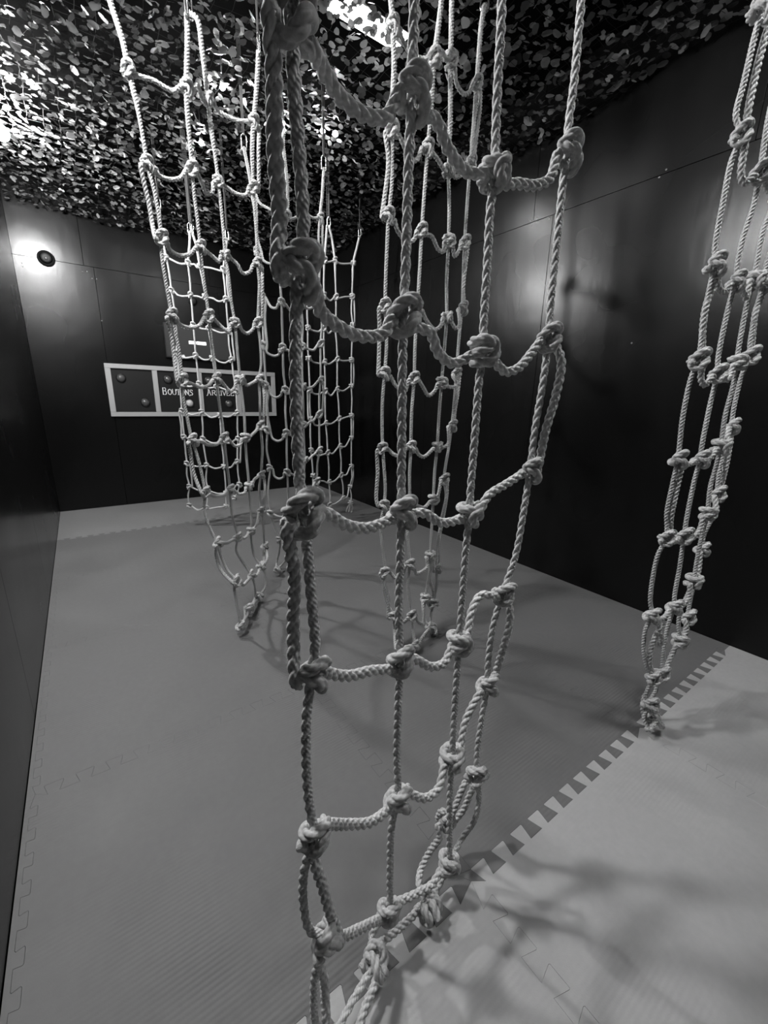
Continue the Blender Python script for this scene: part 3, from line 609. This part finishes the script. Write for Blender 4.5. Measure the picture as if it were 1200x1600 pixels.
# ------------------------------------------------------------------ framed button board on the back wall
yb = Y1
def bp(u, v): p = on_y(u, v, yb); return p[0], p[2]
bx0, bx1, bz0, bz1 = .292, 2.205, 1.02, 1.582; fwid = .048
bd = tag(empty('button_board', ((bx0+bx1)/2, yb, bz0)), 'black board in a pale wooden frame with four bays, dome buttons and white lettering', 'board')
MB().box((bx0+.01, yb-.010, bz0+.01), (bx1-.01, yb-.001, bz1-.01)).build('back_panel', BOARD, bd)
for nm, a, b in (('frame_rail', (bx0, bz1-fwid), (bx1, bz1)), ('frame_rail', (bx0, bz0), (bx1, bz0+fwid)), ('frame_stile', (bx0, bz0+fwid+.001), (bx0+fwid+.006, bz1-fwid-.001)), ('frame_stile', (bx1-fwid-.006, bz0+fwid+.001), (bx1, bz1-fwid-.001))):
    MB().box((a[0], yb-.032, a[1]), (b[0], yb-.0105, b[1]), .002).build(nm, WOOD, bd)
for u, v in ((244, 610), (313, 612), (372, 613)):
    x = bp(u, v)[0]; MB().box((x-.026, yb-.030, bz0+fwid+.001), (x+.026, yb-.0105, bz1-fwid-.001), .002).build('divider', WOOD, bd)
for u, v, bright in ((189, 591, 0), (227, 629, 0), (262, 593, 0), (296, 630, 1), (326, 595, 0), (357.5, 631, 0)):
    x, z = bp(u, v)
    base = MB().cyl((x, yb-.0105, z), (x, yb-.020, z), .050, .047, 28).build('button_collar', PLASTIC, bd, True)
    o = MB().ball((x, yb-.018, z), .041, (1, .75, 1), 28).build('button_dome', DOMEL if bright else DOMED, bd, True)  # one dome is of paler plastic than the rest
    if bright: o['label'] = 'pale lit dome button'
GL = {'B': [[(0, 0), (0, 1)], [(0, 1), (.45, 1), (.6, .88), (.6, .68), (.42, .55), (0, .53)], [(.42, .53), (.68, .42), (.7, .15), (.5, 0), (0, 0)]],
      'O': [[(.4, 1), (.12, .85), (0, .5), (.12, .15), (.4, 0), (.68, .15), (.8, .5), (.68, .85), (.4, 1)]],
      'U': [[(0, 1), (0, .3), (.15, .05), (.38, 0), (.6, .05), (.72, .3), (.72, 1)]],
      'T': [[(-.02, .82), (0, 1), (.75, 1), (.77, .82)], [(.375, 1), (.375, 0)], [(.22, 0), (.53, 0)]],
      'N': [[(0, 0), (0, 1), (.68, 0), (.68, 1)], [(-.12, 1), (.05, 1)], [(.56, 1), (.8, 1)]],
      'S': [[(.6, .8), (.45, 1), (.15, .98), (.03, .78), (.2, .58), (.5, .42), (.62, .2), (.42, .0), (.1, .02), (-.12, -.12)]],
      'A': [[(-.15, -.08), (.02, 0), (.35, 1), (.7, 0)], [(.12, .36), (.58, .36)], [(.1, .9), (.35, 1)]],
      'R': [[(0, 0), (0, 1)], [(0, 1), (.45, 1), (.6, .86), (.58, .64), (.4, .52), (0, .5)], [(.32, .5), (.75, 0)]],
      'I': [[(.1, 0), (.1, 1)], [(0, 0), (.2, 0)], [(0, 1), (.2, 1)]],
      'V': [[(0, 1), (.34, 0), (.7, 1)], [(-.1, 1), (.1, 1)]],
      'E': [[(0, 0), (0, 1)], [(0, 1), (.55, 1), (.56, .85)], [(0, .52), (.4, .52)], [(0, 0), (.58, 0), (.6, .16)]]}
GL['É'] = GL['E']+[[(.18, 1.2), (.42, 1.42)]]
def lettering(word, xa, xb, z0, h, y, name):
    adv = {'I': .42, 'T': .95, 'O': 1.02, 'N': 1.0}; W = 0; pos_ = []
    for i, ch in enumerate(word): pos_.append(W); W += adv.get(ch, .92)*(1.15 if i == 0 else 1)
    sx = (xb-xa)/W; mb = MB()
    for i, ch in enumerate(word):
        k = 1.18 if i == 0 else .95
        for st in GL[ch]:
            for a, b in zip(st[:-1], st[1:]):
                ax, az, bx_, bz_ = xa+(pos_[i]+a[0])*sx, z0+a[1]*h*k, xa+(pos_[i]+b[0])*sx, z0+b[1]*h*k
                dx, dz = bx_-ax, bz_-az; L_ = math.hypot(dx, dz); wd = h*(.13 if abs(dz) > abs(dx)*.6 else .075)
                nx_, nz_ = -dz/L_*wd/2, dx/L_*wd/2; e = wd*.35; ux, uz = dx/L_*e, dz/L_*e
                q = [(ax-ux+nx_, az-uz+nz_), (ax-ux-nx_, az-uz-nz_), (bx_+ux-nx_, bz_+uz-nz_), (bx_+ux+nx_, bz_+uz+nz_)]
                f = [mb.bm.verts.new((p[0], y-.0012, p[1])) for p in q]; g = [mb.bm.verts.new((p[0], y, p[1])) for p in q]
                mb.bm.faces.new(f); [mb.bm.faces.new((f[j], g[j], g[(j+1) % 4], f[(j+1) % 4])) for j in range(4)]
    return mb.build(name, PRINT, bd)
a = bp(255, 616); b = bp(303, 618); lettering('BOUTONS', a[0], b[0], a[1]-.002, .064, yb-.0102, 'lettering')
a = bp(324, 617); b = bp(367, 617); lettering('ARRIVÉE', a[0], b[0], a[1]-.002, .060, yb-.0102, 'lettering')

# ------------------------------------------------------------------ screen, speaker, dome, sticker
s0 = bp(252.5, 502.5); s1 = bp(357, 563); zt = .5*(s0[1]+bp(357, 515)[1]); zb = .5*(bp(259, 561)[1]+s1[1]); sx0 = bp(256, 532)[0]; sx1 = s1[0]+.01
tv = tag(empty('wall_screen', ((sx0+sx1)/2, yb, zb)), 'flat grey screen with a short white caption above the button board', 'screen')
MB().box((sx0, yb-.05, zb), (sx1, yb-.002, zt), .004).build('casing', PLASTIC, tv)
MB().box((sx0+.012, yb-.0525, zb+.014), (sx1-.012, yb-.0495, zt-.012)).build('display', SCREEN, tv)
c0 = bp(293.5, 535.5); c1 = bp(320.5, 537.5)
for x0_, x1_ in ((c0[0], c0[0]+(c1[0]-c0[0])*.42), (c0[0]+(c1[0]-c0[0])*.46, c1[0])):
    MB().box((x0_, yb-.0545, c0[1]-.018), (x1_, yb-.0522, c0[1]+.018), .001).build('caption_block', GLOW, tv)
p = bp(286, 559); st = MB().prism([(p[0]-.02, -.012), (p[0]+.024, -.012), (p[0]+.006, .03), (p[0]-.012, .03)], 0, .002)
o = st.build('corner_sticker', PRINT, tv); o.data.transform(Matrix.Translation((0, yb-.0526, p[1])) @ Matrix.Rotation(PI/2, 4, 'X'))
x, z = bp(72, 404)
sp = tag(empty('round_speaker', (x, yb, z)), 'small round black speaker mounted high in the back left corner', 'speaker')
MB().cyl((x, yb-.0005, z), (x, yb-.035, z), .072, .064, 40).build('housing', PLASTIC, sp, True)
MB().cyl((x, yb-.0352, z), (x, yb-.048, z), .052, .030, 36).build('grille', mat('speaker_grille', .02, .5, .4), sp, True)
MB().cyl((x, yb-.0482, z-.006), (x, yb-.056, z-.006), .016, .012, 24).build('centre_cap', mat('glossy_cap', .10, .15, .8), sp, True)
x, z = bp(301, 471)
dm = tag(empty('dome_camera', (x, yb, z)), 'small dark dome camera on the back wall above the screen', 'camera')
MB().cyl((x, yb-.0005, z), (x, yb-.03, z), .05, .045, 28).build('mount', PLASTIC, dm, True)
MB().ball((x, yb-.03, z), .04, (1, .9, 1), 24).build('dome', mat('smoked_dome', .03, .12, .7), dm, True)
